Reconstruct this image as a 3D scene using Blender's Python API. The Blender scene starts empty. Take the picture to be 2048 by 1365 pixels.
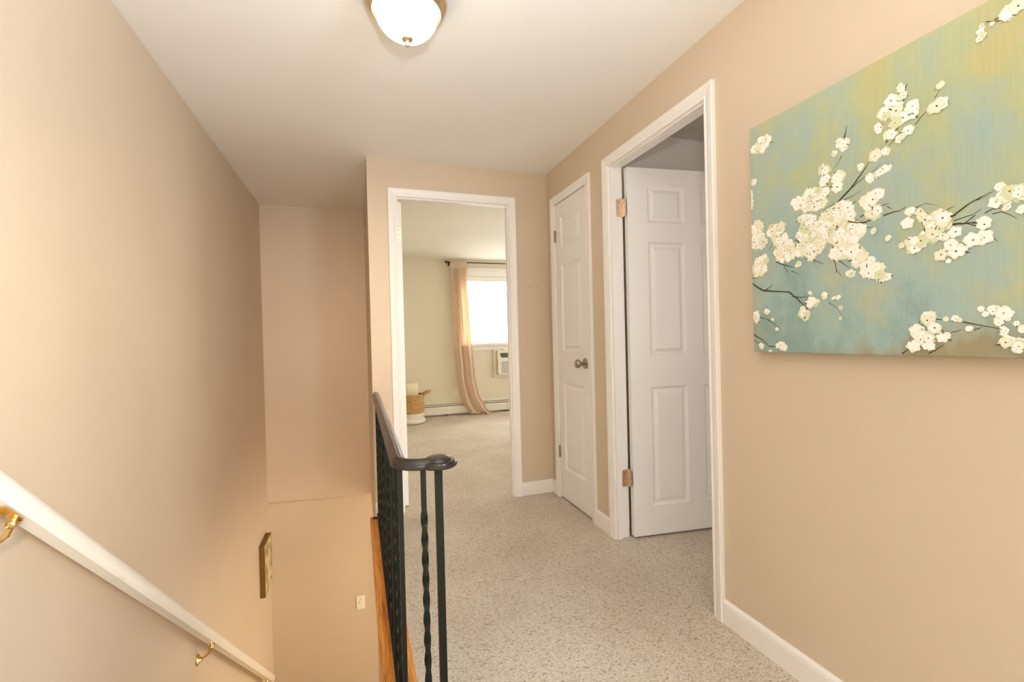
EXPO = 0.08
SKY, L_BACK, L_SIDE, L_BED = 19.0, 3.4, 17.5, 40.0
LAMP, FILL_FLASH, BOUNCE, LOWPT, LOW_FILL, L_RIGHT = 9.0, 222.0, 80.0, 9.0, 47.0, 97.0
import bpy, bmesh, math, random
from mathutils import Vector, Matrix
C = bpy.context.scene.collection
PI = math.pi
# ------------------------------------------------------------------ dimensions (metres)
H = 2.29                      # ceiling height
XR, XL, XC = 1.3185, -0.7525, 0.0817   # hall right wall, stair left wall, stair return wall
YF, YS, YB = 2.9873, 4.304, 6.55       # hall end wall, stair end wall, bedroom window wall
WT = 0.082                    # partition thickness
CAM_H = 1.1233

# ------------------------------------------------------------------ helpers
class MB:
    """collects geometry for ONE mesh object"""
    def __init__(s): s.v = []; s.f = []; s.m = []; s.sm = []
    def add(s, vs, fs, mat=0, smooth=False):
        b = len(s.v); s.v += [tuple(p) for p in vs]
        for f in fs: s.f.append([b+i for i in f]); s.m.append(mat); s.sm.append(smooth)
        return s
    def box(s, x0, x1, y0, y1, z0, z1, mat=0):
        x0, x1 = sorted((x0, x1)); y0, y1 = sorted((y0, y1)); z0, z1 = sorted((z0, z1))
        v = [(x, y, z) for z in (z0, z1) for y in (y0, y1) for x in (x0, x1)]
        return s.add(v, [(0,2,3,1),(4,5,7,6),(0,1,5,4),(2,6,7,3),(0,4,6,2),(1,3,7,5)], mat)
    def lathe(s, prof, c, axis=(0,0,1), seg=48, mat=0, smooth=True, cap=True):
        """prof: list of (radius, distance along axis)"""
        a = Vector(axis).normalized(); c = Vector(c)
        u = a.orthogonal().normalized(); w = a.cross(u)
        vs = []; fs = []
        for r, h in prof:
            for k in range(seg):
                t = 2*PI*k/seg
                vs.append(c + a*h + (u*math.cos(t)+w*math.sin(t))*r)
        n = len(prof)
        for i in range(n-1):
            for k in range(seg):
                k2 = (k+1) % seg
                fs.append((i*seg+k, i*seg+k2, (i+1)*seg+k2, (i+1)*seg+k))
        if cap:
            fs.append(tuple(range(seg))[::-1]); fs.append(tuple((n-1)*seg+k for k in range(seg)))
        return s.add(vs, fs, mat, smooth)
    def sweep(s, path, prof, up=(0,0,1), mat=0, smooth=True, closed=True, cap=True):
        """prof: list of (side, up) offsets swept along path; side = tangent x up"""
        up = Vector(up); P = [Vector(p) for p in path]; n = len(P); m = len(prof); vs = []; fs = []
        for i, p in enumerate(P):
            t = (P[min(i+1, n-1)] - P[max(i-1, 0)]).normalized()
            sd = t.cross(up).normalized(); u2 = sd.cross(t).normalized()
            for a, b in prof: vs.append(p + sd*a + u2*b)
        for i in range(n-1):
            for k in range(m if closed else m-1):
                k2 = (k+1) % m
                fs.append((i*m+k, i*m+k2, (i+1)*m+k2, (i+1)*m+k))
        if cap and closed:
            fs.append(tuple(range(m))[::-1]); fs.append(tuple((n-1)*m+k for k in range(m)))
        return s.add(vs, fs, mat, smooth)
    def tube(s, path, r, seg=10, mat=0, up=(0,0,1)):
        return s.sweep(path, [(r*math.cos(2*PI*k/seg), r*math.sin(2*PI*k/seg)) for k in range(seg)], up, mat)
    def prism(s, poly, axis, a, b, mat=0):
        """poly: 2-D outline in the plane square to axis ('x','y','z'), extruded from a to b"""
        def P(q, h):
            return {'x': (h, q[0], q[1]), 'y': (q[0], h, q[1]), 'z': (q[0], q[1], h)}[axis]
        n = len(poly)
        vs = [P(q, a) for q in poly] + [P(q, b) for q in poly]
        fs = [tuple(range(n))[::-1], tuple(range(n, 2*n))] + [(i, (i+1) % n, n+(i+1) % n, n+i) for i in range(n)]
        return s.add(vs, fs, mat)

ORG = {}
def obj(name, mb, mats, parent=None, bevel=0.0, seg=2, recalc=True, origin=None, auto=None):
    me = bpy.data.meshes.new(name)
    if origin is None: origin = ORG.get(parent.name, (0,0,0)) if parent else (0,0,0)
    ox, oy, oz = origin
    me.from_pydata([(x-ox, y-oy, z-oz) for x, y, z in mb.v], [], mb.f)
    if not isinstance(mats, (list, tuple)): mats = [mats]
    for m in mats: me.materials.append(m)
    me.polygons.foreach_set('material_index', mb.m)
    me.polygons.foreach_set('use_smooth', mb.sm)
    if recalc:
        bm = bmesh.new(); bm.from_mesh(me); bmesh.ops.recalc_face_normals(bm, faces=bm.faces[:]); bm.to_mesh(me); bm.free()
    me.update()
    o = bpy.data.objects.new(name, me); C.objects.link(o)
    if parent:
        o.parent = parent
        po = ORG.get(parent.name, (0,0,0)); o.location = (ox-po[0], oy-po[1], oz-po[2])
    else: o.location = origin
    ORG[o.name] = tuple(origin)
    if bevel:
        b = o.modifiers.new('bevel', 'BEVEL'); b.width = bevel; b.segments = seg; b.limit_method = 'ANGLE'; b.angle_limit = math.radians(40)
    if auto:
        me.polygons.foreach_set('use_smooth', [True]*len(me.polygons))
        w = o.modifiers.new('wn', 'EDGE_SPLIT'); w.split_angle = math.radians(auto)
    return o
def tag(o, label, cat, group=None, kind=None):
    o['label'] = label
    if cat: o['category'] = cat
    if group: o['group'] = group
    if kind: o['kind'] = kind
    return o
def thing(name, label, cat, loc, group=None):
    o = bpy.data.objects.new(name, None); C.objects.link(o); o.location = loc; o.empty_display_size = .05
    ORG[o.name] = tuple(loc)
    return tag(o, label, cat, group)
def struct(name, mb, mats, label, cat=None, **k):
    o = obj(name, mb, mats, **k); o['kind'] = 'structure'; o['label'] = label
    if cat: o['category'] = cat
    return o

# ------------------------------------------------------------------ materials
def new_mat(name):
    m = bpy.data.materials.new(name); m.use_nodes = True; nt = m.node_tree
    b = nt.nodes['Principled BSDF']
    return m, nt, b
def N(nt, t, **inp):
    n = nt.nodes.new(t)
    for k, v in inp.items():
        if k in n.inputs: n.inputs[k].default_value = v
        else: setattr(n, k, v)
    return n
def coords(nt, scale=(1,1,1)):
    g = nt.nodes.new('ShaderNodeNewGeometry'); mp = N(nt, 'ShaderNodeMapping'); mp.inputs['Scale'].default_value = scale
    nt.links.new(g.outputs['Position'], mp.inputs['Vector']); return mp.outputs['Vector']
def ramp(nt, fac, stops, interp='LINEAR'):
    r = nt.nodes.new('ShaderNodeValToRGB'); e = r.color_ramp.elements; r.color_ramp.interpolation = interp
    while len(e) < len(stops): e.new(0.5)
    for k, (p, c) in enumerate(stops):
        e[k].position = p; e[k].color = (*c, 1) if len(c) == 3 else c
    nt.links.new(fac, r.inputs['Fac']); return r.outputs['Color']
def mix(nt, fac, a, b, mode='MIX'):
    m = nt.nodes.new('ShaderNodeMix'); m.data_type = 'RGBA'; m.blend_type = mode
    for k, v in ((0, fac), (6, a), (7, b)):
        if hasattr(v, 'is_linked') or isinstance(v, bpy.types.NodeSocket): nt.links.new(v, m.inputs[k])
        else: m.inputs[k].default_value = v if k == 0 else (*v, 1)
    return m.outputs[2]
def bump(nt, b, height, strength=.2, dist=.002):
    n = N(nt, 'ShaderNodeBump', Strength=strength, Distance=dist)
    nt.links.new(height, n.inputs['Height']); nt.links.new(n.outputs['Normal'], b.inputs['Normal'])
def plain(name, col, rough=.5, metal=0.0, spec=None, noise=None, nscale=200):
    m, nt, b = new_mat(name)
    b.inputs['Base Color'].default_value = (*col, 1); b.inputs['Roughness'].default_value = rough; b.inputs['Metallic'].default_value = metal
    if spec is not None: b.inputs['Specular IOR Level'].default_value = spec
    if noise:
        n = N(nt, 'ShaderNodeTexNoise', Scale=nscale, Detail=3.0); nt.links.new(coords(nt), n.inputs['Vector'])
        bump(nt, b, n.outputs['Fac'], noise, .001)
    return m
def paint(name, col, rough=.55, var=.03, tex=.12):
    """rolled wall paint: fine orange-peel relief and faint blotches"""
    m, nt, b = new_mat(name)
    P = coords(nt)
    n1 = N(nt, 'ShaderNodeTexNoise', Scale=1.7, Detail=4.0); nt.links.new(P, n1.inputs['Vector'])
    c = ramp(nt, n1.outputs['Fac'], [(.3, [k*(1-var) for k in col]), (.7, [min(1, k*(1+var)) for k in col])])
    nt.links.new(c, b.inputs['Base Color']); b.inputs['Roughness'].default_value = rough
    n2 = N(nt, 'ShaderNodeTexNoise', Scale=160, Detail=2.0); nt.links.new(P, n2.inputs['Vector'])
    bump(nt, b, n2.outputs['Fac'], tex, .002)
    return m

M = {}
M['wall'] = paint('beige_wall_paint', (.635, .52, .392), .5)
M['ceil'] = paint('ceiling_paint', (.86, .85, .82), .7, .012, .25)
M['bedwall'] = paint('cream_wall_paint', (.72, .67, .545), .6)
M['bedceil'] = paint('cream_ceiling_paint', (.82, .79, .70), .7)
M['graywall'] = paint('grey_room_paint', (.60, .57, .52), .6)
M['trim'] = plain('white_gloss_trim', (.86, .83, .80), .32)
M['door'] = plain('white_door_paint', (.84, .825, .81), .38, noise=.05, nscale=90)
M['nickel'] = plain('satin_nickel', (.42, .36, .29), .28, 1.0)
M['hinge'] = plain('brushed_hinge', (.78, .62, .46), .35, 1.0)
M['brass'] = plain('polished_brass', (.86, .62, .26), .16, 1.0)
M['screw'] = plain('screw_steel', (.25, .21, .17), .4, 1.0)
M['black_rail'] = plain('black_satin_rail', (.016, .0125, .010), .24)
M['iron'] = plain('black_green_iron', (.0075, .0092, .0055), .38, spec=.25)
M['lampmetal'] = plain('brushed_bronze_nickel', (.80, .62, .42), .33, 1.0)
M['dark'] = plain('dark_void', (.02, .018, .016), .8)
M['plastic'] = plain('ivory_plastic', (.85, .80, .72), .35)
M['whitemetal'] = plain('white_enamel_metal', (.80, .77, .69), .35)
M['greyfin'] = plain('grey_fins', (.16, .15, .13), .5)
M['rod'] = plain('black_rod', (.02, .017, .014), .4)
M['acgrille'] = plain('grey_grille', (.50, .48, .47), .5)
M['acvent'] = plain('dark_vent', (.11, .105, .08), .5)
M['yellow'] = plain('yellow_sticker', (.72, .56, .08), .5)
M['cushion'] = plain('cream_cushion', (.78, .71, .50), .8, noise=.3, nscale=300)

def handrail_paint():
    m, nt, b = new_mat('white_brushed_paint')
    P = coords(nt, (1, .25, .25)); n = N(nt, 'ShaderNodeTexNoise', Scale=60, Detail=5.0); nt.links.new(P, n.inputs['Vector'])
    c = ramp(nt, n.outputs['Fac'], [(.24, (.72, .65, .54)), (.34, (.86, .82, .74))])
    nt.links.new(c, b.inputs['Base Color']); b.inputs['Roughness'].default_value = .3
    bump(nt, b, n.outputs['Fac'], .25, .002); return m
M['handrail'] = handrail_paint()

def carpet(name, base, dark, light, rust):
    """berber loop pile: cells in slanting rows with dark flecks"""
    m, nt, b = new_mat(name)
    g = nt.nodes.new('ShaderNodeNewGeometry'); mp = N(nt, 'ShaderNodeMapping')
    mp.inputs['Rotation'].default_value = (0, 0, .35); mp.inputs['Scale'].default_value = (.85, 1.65, .2)
    nt.links.new(g.outputs['Position'], mp.inputs['Vector'])
    w = N(nt, 'ShaderNodeTexNoise', Scale=60, Detail=2.0); nt.links.new(mp.outputs['Vector'], w.inputs['Vector'])
    dv = nt.nodes.new('ShaderNodeVectorMath'); dv.operation = 'MULTIPLY_ADD'; dv.inputs[1].default_value = (.006, .006, 0)
    nt.links.new(w.outputs['Color'], dv.inputs[0]); nt.links.new(mp.outputs['Vector'], dv.inputs[2])
    v = N(nt, 'ShaderNodeTexVoronoi', Scale=145, Randomness=.85); nt.links.new(dv.outputs[0], v.inputs['Vector'])
    sep = nt.nodes.new('ShaderNodeSeparateColor'); nt.links.new(v.outputs['Color'], sep.inputs['Color'])
    c = ramp(nt, sep.outputs['Red'], [(0, dark), (.05, dark), (.09, rust), (.20, base), (.62, base), (.80, light), (1, light)])
    d = ramp(nt, v.outputs['Distance'], [(.0, (1, 1, 1)), (.40, (.97, .965, .96)), (.78, (.78, .75, .71))])
    c2 = mix(nt, 1.0, c, d, 'MULTIPLY')
    n = N(nt, 'ShaderNodeTexNoise', Scale=2.2, Detail=5.0); nt.links.new(g.outputs['Position'], n.inputs['Vector'])
    st = ramp(nt, n.outputs['Fac'], [(.35, (.92, .90, .88)), (.65, (1.05, 1.05, 1.05))])
    c3 = mix(nt, 1.0, c2, st, 'MULTIPLY')
    nt.links.new(c3, b.inputs['Base Color']); b.inputs['Roughness'].default_value = .95
    b.inputs['Specular IOR Level'].default_value = .1
    inv = N(nt, 'ShaderNodeMath', operation='SUBTRACT'); inv.inputs[0].default_value = 1.0; nt.links.new(v.outputs['Distance'], inv.inputs[1])
    bump(nt, b, inv.outputs[0], .5, .005); return m
M['carpet'] = carpet('berber_carpet', (.645, .58, .485), (.40, .335, .265), (.715, .655, .565), (.55, .475, .385))
M['bedcarpet'] = carpet('bedroom_carpet', (.64, .555, .44), (.27, .21, .15), (.78, .70, .57), (.52, .41, .29))

def oak():
    m, nt, b = new_mat('orange_oak')
    P = coords(nt, (30, 1.0, 30))
    n = N(nt, 'ShaderNodeTexNoise', Scale=3.0, Detail=6.0, Roughness=.65); nt.links.new(P, n.inputs['Vector'])
    c = ramp(nt, n.outputs['Fac'], [(.30, (.34, .095, .014)), (.46, (.66, .25, .045)), (.60, (.78, .34, .075)), (.8, (.58, .20, .03))])
    P2 = coords(nt, (160, 5, 160)); n2 = N(nt, 'ShaderNodeTexNoise', Scale=2.0, Detail=3.0); nt.links.new(P2, n2.inputs['Vector'])
    g = ramp(nt, n2.outputs['Fac'], [(.38, (.55, .5, .45)), (.50, (1, 1, 1))])
    nt.links.new(mix(nt, 1.0, c, g, 'MULTIPLY'), b.inputs['Base Color']); b.inputs['Roughness'].default_value = .33
    bump(nt, b, n2.outputs['Fac'], .15, .001); return m
M['oak'] = oak()

def basket_mat():
    m, nt, b = new_mat('seagrass_weave')
    P = coords(nt, (1, 1, 1.6)); n = N(nt, 'ShaderNodeTexNoise', Scale=70, Detail=3.0); nt.links.new(P, n.inputs['Vector'])
    c = ramp(nt, n.outputs['Fac'], [(.3, (.23, .12, .04)), (.5, (.52, .32, .13)), (.7, (.70, .49, .24))])
    nt.links.new(c, b.inputs['Base Color']); b.inputs['Roughness'].default_value = .8
    bump(nt, b, n.outputs['Fac'], .6, .006); return m
M['weave'] = basket_mat()
M['weave_white'] = plain('white_dipped_weave', (.74, .70, .62), .8, noise=.4, nscale=120)

def fabric(name, col, trans, tmix):
    m, nt, b = new_mat(name); nt.nodes.remove(b)
    out = nt.nodes['Material Output']
    P = coords(nt, (1, 1, .15)); n = N(nt, 'ShaderNodeTexNoise', Scale=260, Detail=2.0); nt.links.new(P, n.inputs['Vector'])
    c = ramp(nt, n.outputs['Fac'], [(.3, [k*.93 for k in col]), (.7, col)])
    d = N(nt, 'ShaderNodeBsdfDiffuse'); t = N(nt, 'ShaderNodeBsdfTranslucent', Color=(*trans, 1)); mx = N(nt, 'ShaderNodeMixShader', Fac=tmix)
    nt.links.new(c, d.inputs['Color']); nt.links.new(d.outputs[0], mx.inputs[1]); nt.links.new(t.outputs[0], mx.inputs[2])
    nt.links.new(mx.outputs[0], out.inputs['Surface']); return m
M['curtain'] = fabric('peach_linen', (.88, .80, .715), (.95, .79, .60), .48)
M['slat'] = fabric('white_blind_slat', (.88, .88, .88), (.8, .8, .8), .35)

def pane():
    m, nt, b = new_mat('window_glass'); nt.nodes.remove(b); out = nt.nodes['Material Output']
    t = N(nt, 'ShaderNodeBsdfTransparent', Color=(.96, .97, .97, 1)); g = N(nt, 'ShaderNodeBsdfGlossy', Roughness=.02); mx = N(nt, 'ShaderNodeMixShader', Fac=.06)
    nt.links.new(t.outputs[0], mx.inputs[1]); nt.links.new(g.outputs[0], mx.inputs[2]); nt.links.new(mx.outputs[0], out.inputs['Surface']); return m
M['glass'] = pane()

def lampglass():
    m, nt, b = new_mat('frosted_lit_glass')
    b.inputs['Base Color'].default_value = (.9, .86, .78, 1); b.inputs['Roughness'].default_value = .3
    b.inputs['Emission Color'].default_value = (1.0, .80, .52, 1); b.inputs['Emission Strength'].default_value = LAMP
    return m
M['lampglass'] = lampglass()

def canvas_print():
    """abstract teal-to-olive ground of the printed canvas"""
    m, nt, b = new_mat('printed_teal_ground')
    g = nt.nodes.new('ShaderNodeNewGeometry')
    mp = N(nt, 'ShaderNodeMapping'); mp.inputs['Scale'].default_value = (0, 1.5, 1.0); nt.links.new(g.outputs['Position'], mp.inputs['Vector'])
    sp = nt.nodes.new('ShaderNodeSeparateXYZ'); nt.links.new(g.outputs['Position'], sp.inputs['Vector'])
    zz = N(nt, 'ShaderNodeMapRange'); zz.inputs['From Min'].default_value = 1.05; zz.inputs['From Max'].default_value = 1.82; nt.links.new(sp.outputs['Z'], zz.inputs['Value'])
    yy = N(nt, 'ShaderNodeMapRange'); yy.inputs['From Min'].default_value = 1.19; yy.inputs['From Max'].default_value = .50; nt.links.new(sp.outputs['Y'], yy.inputs['Value'])
    n1 = N(nt, 'ShaderNodeTexNoise', Scale=4.8, Detail=7.0, Roughness=.68); nt.links.new(mp.outputs['Vector'], n1.inputs['Vector'])
    def ma(op, a, b_):
        q = N(nt, 'ShaderNodeMath', operation=op)
        for i, k in enumerate((a, b_)):
            if isinstance(k, (int, float)): q.inputs[i].default_value = k
            else: nt.links.new(k, q.inputs[i])
        return q.outputs[0]
    f = ma('ADD', ma('MULTIPLY', zz.outputs[0], .42), ma('MULTIPLY', yy.outputs[0], .22))
    f = ma('ADD', f, ma('MULTIPLY', ma('SUBTRACT', n1.outputs['Fac'], .5), 1.25))
    c = ramp(nt, f, [(.0, (.25, .36, .33)), (.16, (.33, .44, .41)), (.32, (.37, .45, .375)), (.46, (.41, .46, .295)), (.60, (.46, .46, .25)), (.80, (.48, .43, .21))])
    mp2 = N(nt, 'ShaderNodeMapping'); mp2.inputs['Scale'].default_value = (0, 1.4, 1.0); mp2.inputs['Location'].default_value = (0, 3.3, 1.7); nt.links.new(g.outputs['Position'], mp2.inputs['Vector'])
    n2 = N(nt, 'ShaderNodeTexNoise', Scale=6.0, Detail=4.0); nt.links.new(mp2.outputs['Vector'], n2.inputs['Vector'])
    k2 = ramp(nt, n2.outputs['Fac'], [(.58, (0, 0, 0)), (.74, (.6, .6, .6))])
    c = mix(nt, k2, c, (.52, .44, .20))
    lo = N(nt, 'ShaderNodeMapRange'); lo.inputs['From Min'].default_value = 1.20; lo.inputs['From Max'].default_value = 1.06; nt.links.new(sp.outputs['Z'], lo.inputs['Value'])
    n4 = N(nt, 'ShaderNodeTexNoise', Scale=9.0, Detail=5.0); nt.links.new(mp2.outputs['Vector'], n4.inputs['Vector'])
    k4 = ramp(nt, ma('MULTIPLY', ma('MULTIPLY', n4.outputs['Fac'], lo.outputs[0]), yy.outputs[0]), [(.17, (0, 0, 0)), (.36, (.75, .75, .75))])
    c = mix(nt, k4, c, (.30, .21, .09))
    mp3 = N(nt, 'ShaderNodeMapping'); mp3.inputs['Scale'].default_value = (0, 140, 12); nt.links.new(g.outputs['Position'], mp3.inputs['Vector'])
    n3 = N(nt, 'ShaderNodeTexNoise', Scale=1.0, Detail=4.0); nt.links.new(mp3.outputs['Vector'], n3.inputs['Vector'])
    st = ramp(nt, n3.outputs['Fac'], [(.3, (.94, .95, .94)), (.6, (1.02, 1.02, 1.02))])
    c = mix(nt, .8, c, st, 'MULTIPLY')
    nt.links.new(c, b.inputs['Base Color']); b.inputs['Roughness'].default_value = .6; b.inputs['Specular IOR Level'].default_value = .25
    n5 = N(nt, 'ShaderNodeTexNoise', Scale=900, Detail=1.0); nt.links.new(g.outputs['Position'], n5.inputs['Vector']); bump(nt, b, n5.outputs['Fac'], .1, .001)
    return m
M['print'] = canvas_print()
M['petal_white'] = plain('petal_white', (.90, .89, .84), .6, spec=.25)
M['petal_cream'] = plain('petal_cream', (.82, .78, .62), .6, spec=.25)
M['petal_pale'] = plain('petal_pale_green', (.66, .68, .45), .6, spec=.25)
M['petal_gold'] = plain('petal_gold', (.60, .42, .13), .6, spec=.25)
M['twig'] = plain('twig_brown', (.060, .040, .020), .6, spec=.25)
M['twig_warm'] = plain('twig_warm_brown', (.22, .11, .03), .6, spec=.25)

def small_print():
    m, nt, b = new_mat('faded_botanical_print')
    g = nt.nodes.new('ShaderNodeNewGeometry')
    mp = N(nt, 'ShaderNodeMapping'); mp.inputs['Scale'].default_value = (0, 9, 6); nt.links.new(g.outputs['Position'], mp.inputs['Vector'])
    n = N(nt, 'ShaderNodeTexNoise', Scale=1.0, Detail=4.0, Distortion=1.2); nt.links.new(mp.outputs['Vector'], n.inputs['Vector'])
    c = ramp(nt, n.outputs['Fac'], [(.36, (.20, .19, .10)), (.45, (.40, .34, .16)), (.52, (.66, .56, .30)), (.68, (.72, .58, .36))])
    nt.links.new(c, b.inputs['Base Color']); b.inputs['Roughness'].default_value = .6; return m
M['smallprint'] = small_print()
M['gold_side'] = plain('antique_gold_side', (.20, .10, .020), .5, .3)
M['gold_top'] = plain('dark_olive_top', (.16, .12, .045), .5, .2)
BLOSSOMS = "1.1430,1.7400,0.0427,0.0295 1.1735,1.6293,0.0101,0.0168 1.1831,1.5714,0.0061,0.0338 0.9328,1.5834,0.0204,0.0200 0.9305,1.5539,0.0204,0.0143 0.8949,1.5530,0.0248,0.0194 0.8982,1.5247,0.0208,0.0139 0.9893,1.5109,0.0475,0.0357 0.9489,1.5209,0.0299,0.0217 0.9585,1.4902,0.0364,0.0204 0.8757,1.6303,0.0134,0.0246 0.9020,1.6215,0.0098,0.0111 0.8904,1.6461,0.0082,0.0166 0.8351,1.5603,0.0101,0.0172 0.8098,1.5170,0.0121,0.0117 0.7917,1.5224,0.0141,0.0115 0.7730,1.5298,0.0137,0.0101 0.7945,1.5699,0.0165,0.0128 0.7723,1.5752,0.0102,0.0101 0.8144,1.4594,0.0268,0.0235 0.7937,1.4715,0.0141,0.0154 0.8040,1.4238,0.0216,0.0221 0.8899,1.4454,0.0480,0.0347 0.9211,1.4366,0.0316,0.0312 0.9872,1.4535,0.0316,0.0238 0.9740,1.4086,0.0465,0.0413 0.8706,1.3853,0.0480,0.0438 1.0913,1.4398,0.0363,0.0320 1.1633,1.4664,0.0279,0.0301 1.1583,1.4233,0.0356,0.0334 1.0618,1.3969,0.0437,0.0345 1.1562,1.3458,0.0336,0.0401 1.0625,1.3655,0.0455,0.0283 1.0165,1.3662,0.0329,0.0305 0.9750,1.3584,0.0233,0.0296 0.8918,1.3398,0.0385,0.0251 0.8531,1.3325,0.0259,0.0244 0.8293,1.3054,0.0300,0.0266 0.8113,1.2774,0.0340,0.0210 0.8659,1.2746,0.0119,0.0123 0.7843,1.2541,0.0186,0.0116 0.7971,1.2623,0.0178,0.0130 1.0174,1.3236,0.0132,0.0107 0.9262,1.3950,0.0260,0.0285 0.9488,1.3709,0.0209,0.0261 0.9718,1.2050,0.0278,0.0133 0.9806,1.2341,0.0078,0.0075 0.9398,1.2198,0.0118,0.0116 0.9039,1.2122,0.0154,0.0071 1.0025,1.1726,0.0210,0.0227 1.1744,1.1705,0.0162,0.0237 1.1307,1.1865,0.0134,0.0099 1.0946,1.1278,0.0073,0.0065 1.1086,1.1607,0.0074,0.0049 0.8919,1.1831,0.0055,0.0042 0.8924,1.1537,0.0055,0.0056 1.0795,1.0730,0.0215,0.0144 1.1547,1.0739,0.0099,0.0118 1.1222,1.0578,0.0076,0.0066 0.7368,1.7147,0.0096,0.0122 0.7329,1.6906,0.0117,0.0134 0.7569,1.6916,0.0122,0.0136 0.7696,1.6702,0.0181,0.0201 0.7474,1.6633,0.0174,0.0197 0.7124,1.6488,0.0133,0.0215 0.7401,1.6376,0.0215,0.0159 0.7256,1.6053,0.0158,0.0169 0.7887,1.6383,0.0105,0.0153 0.7626,1.6103,0.0157,0.0125 0.7376,1.5921,0.0129,0.0098 0.6669,1.6360,0.0189,0.0184 0.6541,1.6799,0.0130,0.0091 0.5850,1.7592,0.0073,0.0116 0.5868,1.7433,0.0098,0.0085 0.5673,1.7592,0.0055,0.0052 0.5404,1.7678,0.0148,0.0202 0.5278,1.7702,0.0145,0.0140 0.5542,1.4151,0.0138,0.0093 0.5638,1.3857,0.0141,0.0136 0.5476,1.3913,0.0181,0.0186 0.5290,1.3876,0.0116,0.0202 0.5494,1.3659,0.0061,0.0093 0.5279,1.3579,0.0065,0.0121 0.5826,1.3462,0.0170,0.0171 0.5846,1.3123,0.0122,0.0139 0.6097,1.3133,0.0162,0.0165 0.7290,1.3780,0.0138,0.0147 0.7201,1.4062,0.0156,0.0097 0.7037,1.4005,0.0091,0.0072 0.6725,1.3664,0.0249,0.0302 0.6938,1.3859,0.0120,0.0118 0.6536,1.3663,0.0148,0.0206 0.6348,1.3356,0.0125,0.0124 0.6807,1.3355,0.0273,0.0188 0.6541,1.3297,0.0111,0.0103 0.7120,1.3230,0.0237,0.0217 0.6622,1.2886,0.0151,0.0127 0.6327,1.2923,0.0170,0.0124 0.7394,1.3285,0.0065,0.0074 0.6475,1.2723,0.0037,0.0046 0.7712,1.3528,0.0068,0.0089 0.6451,1.3095,0.0137,0.0125 0.8072,1.3776,0.0108,0.0078 0.6883,1.1439,0.0158,0.0190 0.7129,1.1147,0.0144,0.0170 0.6769,1.1187,0.0155,0.0165 0.6949,1.1000,0.0240,0.0191 0.6628,1.0997,0.0161,0.0151 0.6496,1.1065,0.0065,0.0092 0.7176,1.0771,0.0135,0.0122 0.6872,1.0774,0.0128,0.0107 0.6529,1.1411,0.0056,0.0069 0.6382,1.1426,0.0081,0.0079 0.6293,1.1377,0.0062,0.0090 0.6121,1.1170,0.0077,0.0066 0.5922,1.1600,0.0050,0.0054 0.5743,1.1566,0.0112,0.0117 0.5526,1.1468,0.0145,0.0146 0.5667,1.1307,0.0102,0.0095 0.5841,1.1486,0.0065,0.0065 0.5560,1.1114,0.0077,0.0126 0.5502,1.0852,0.0129,0.0177 0.5308,1.0853,0.0117,0.0174 0.5383,1.0698,0.0126,0.0072 0.5283,1.1108,0.0044,0.0143 0.5377,1.1274,0.0067,0.0062"
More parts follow.
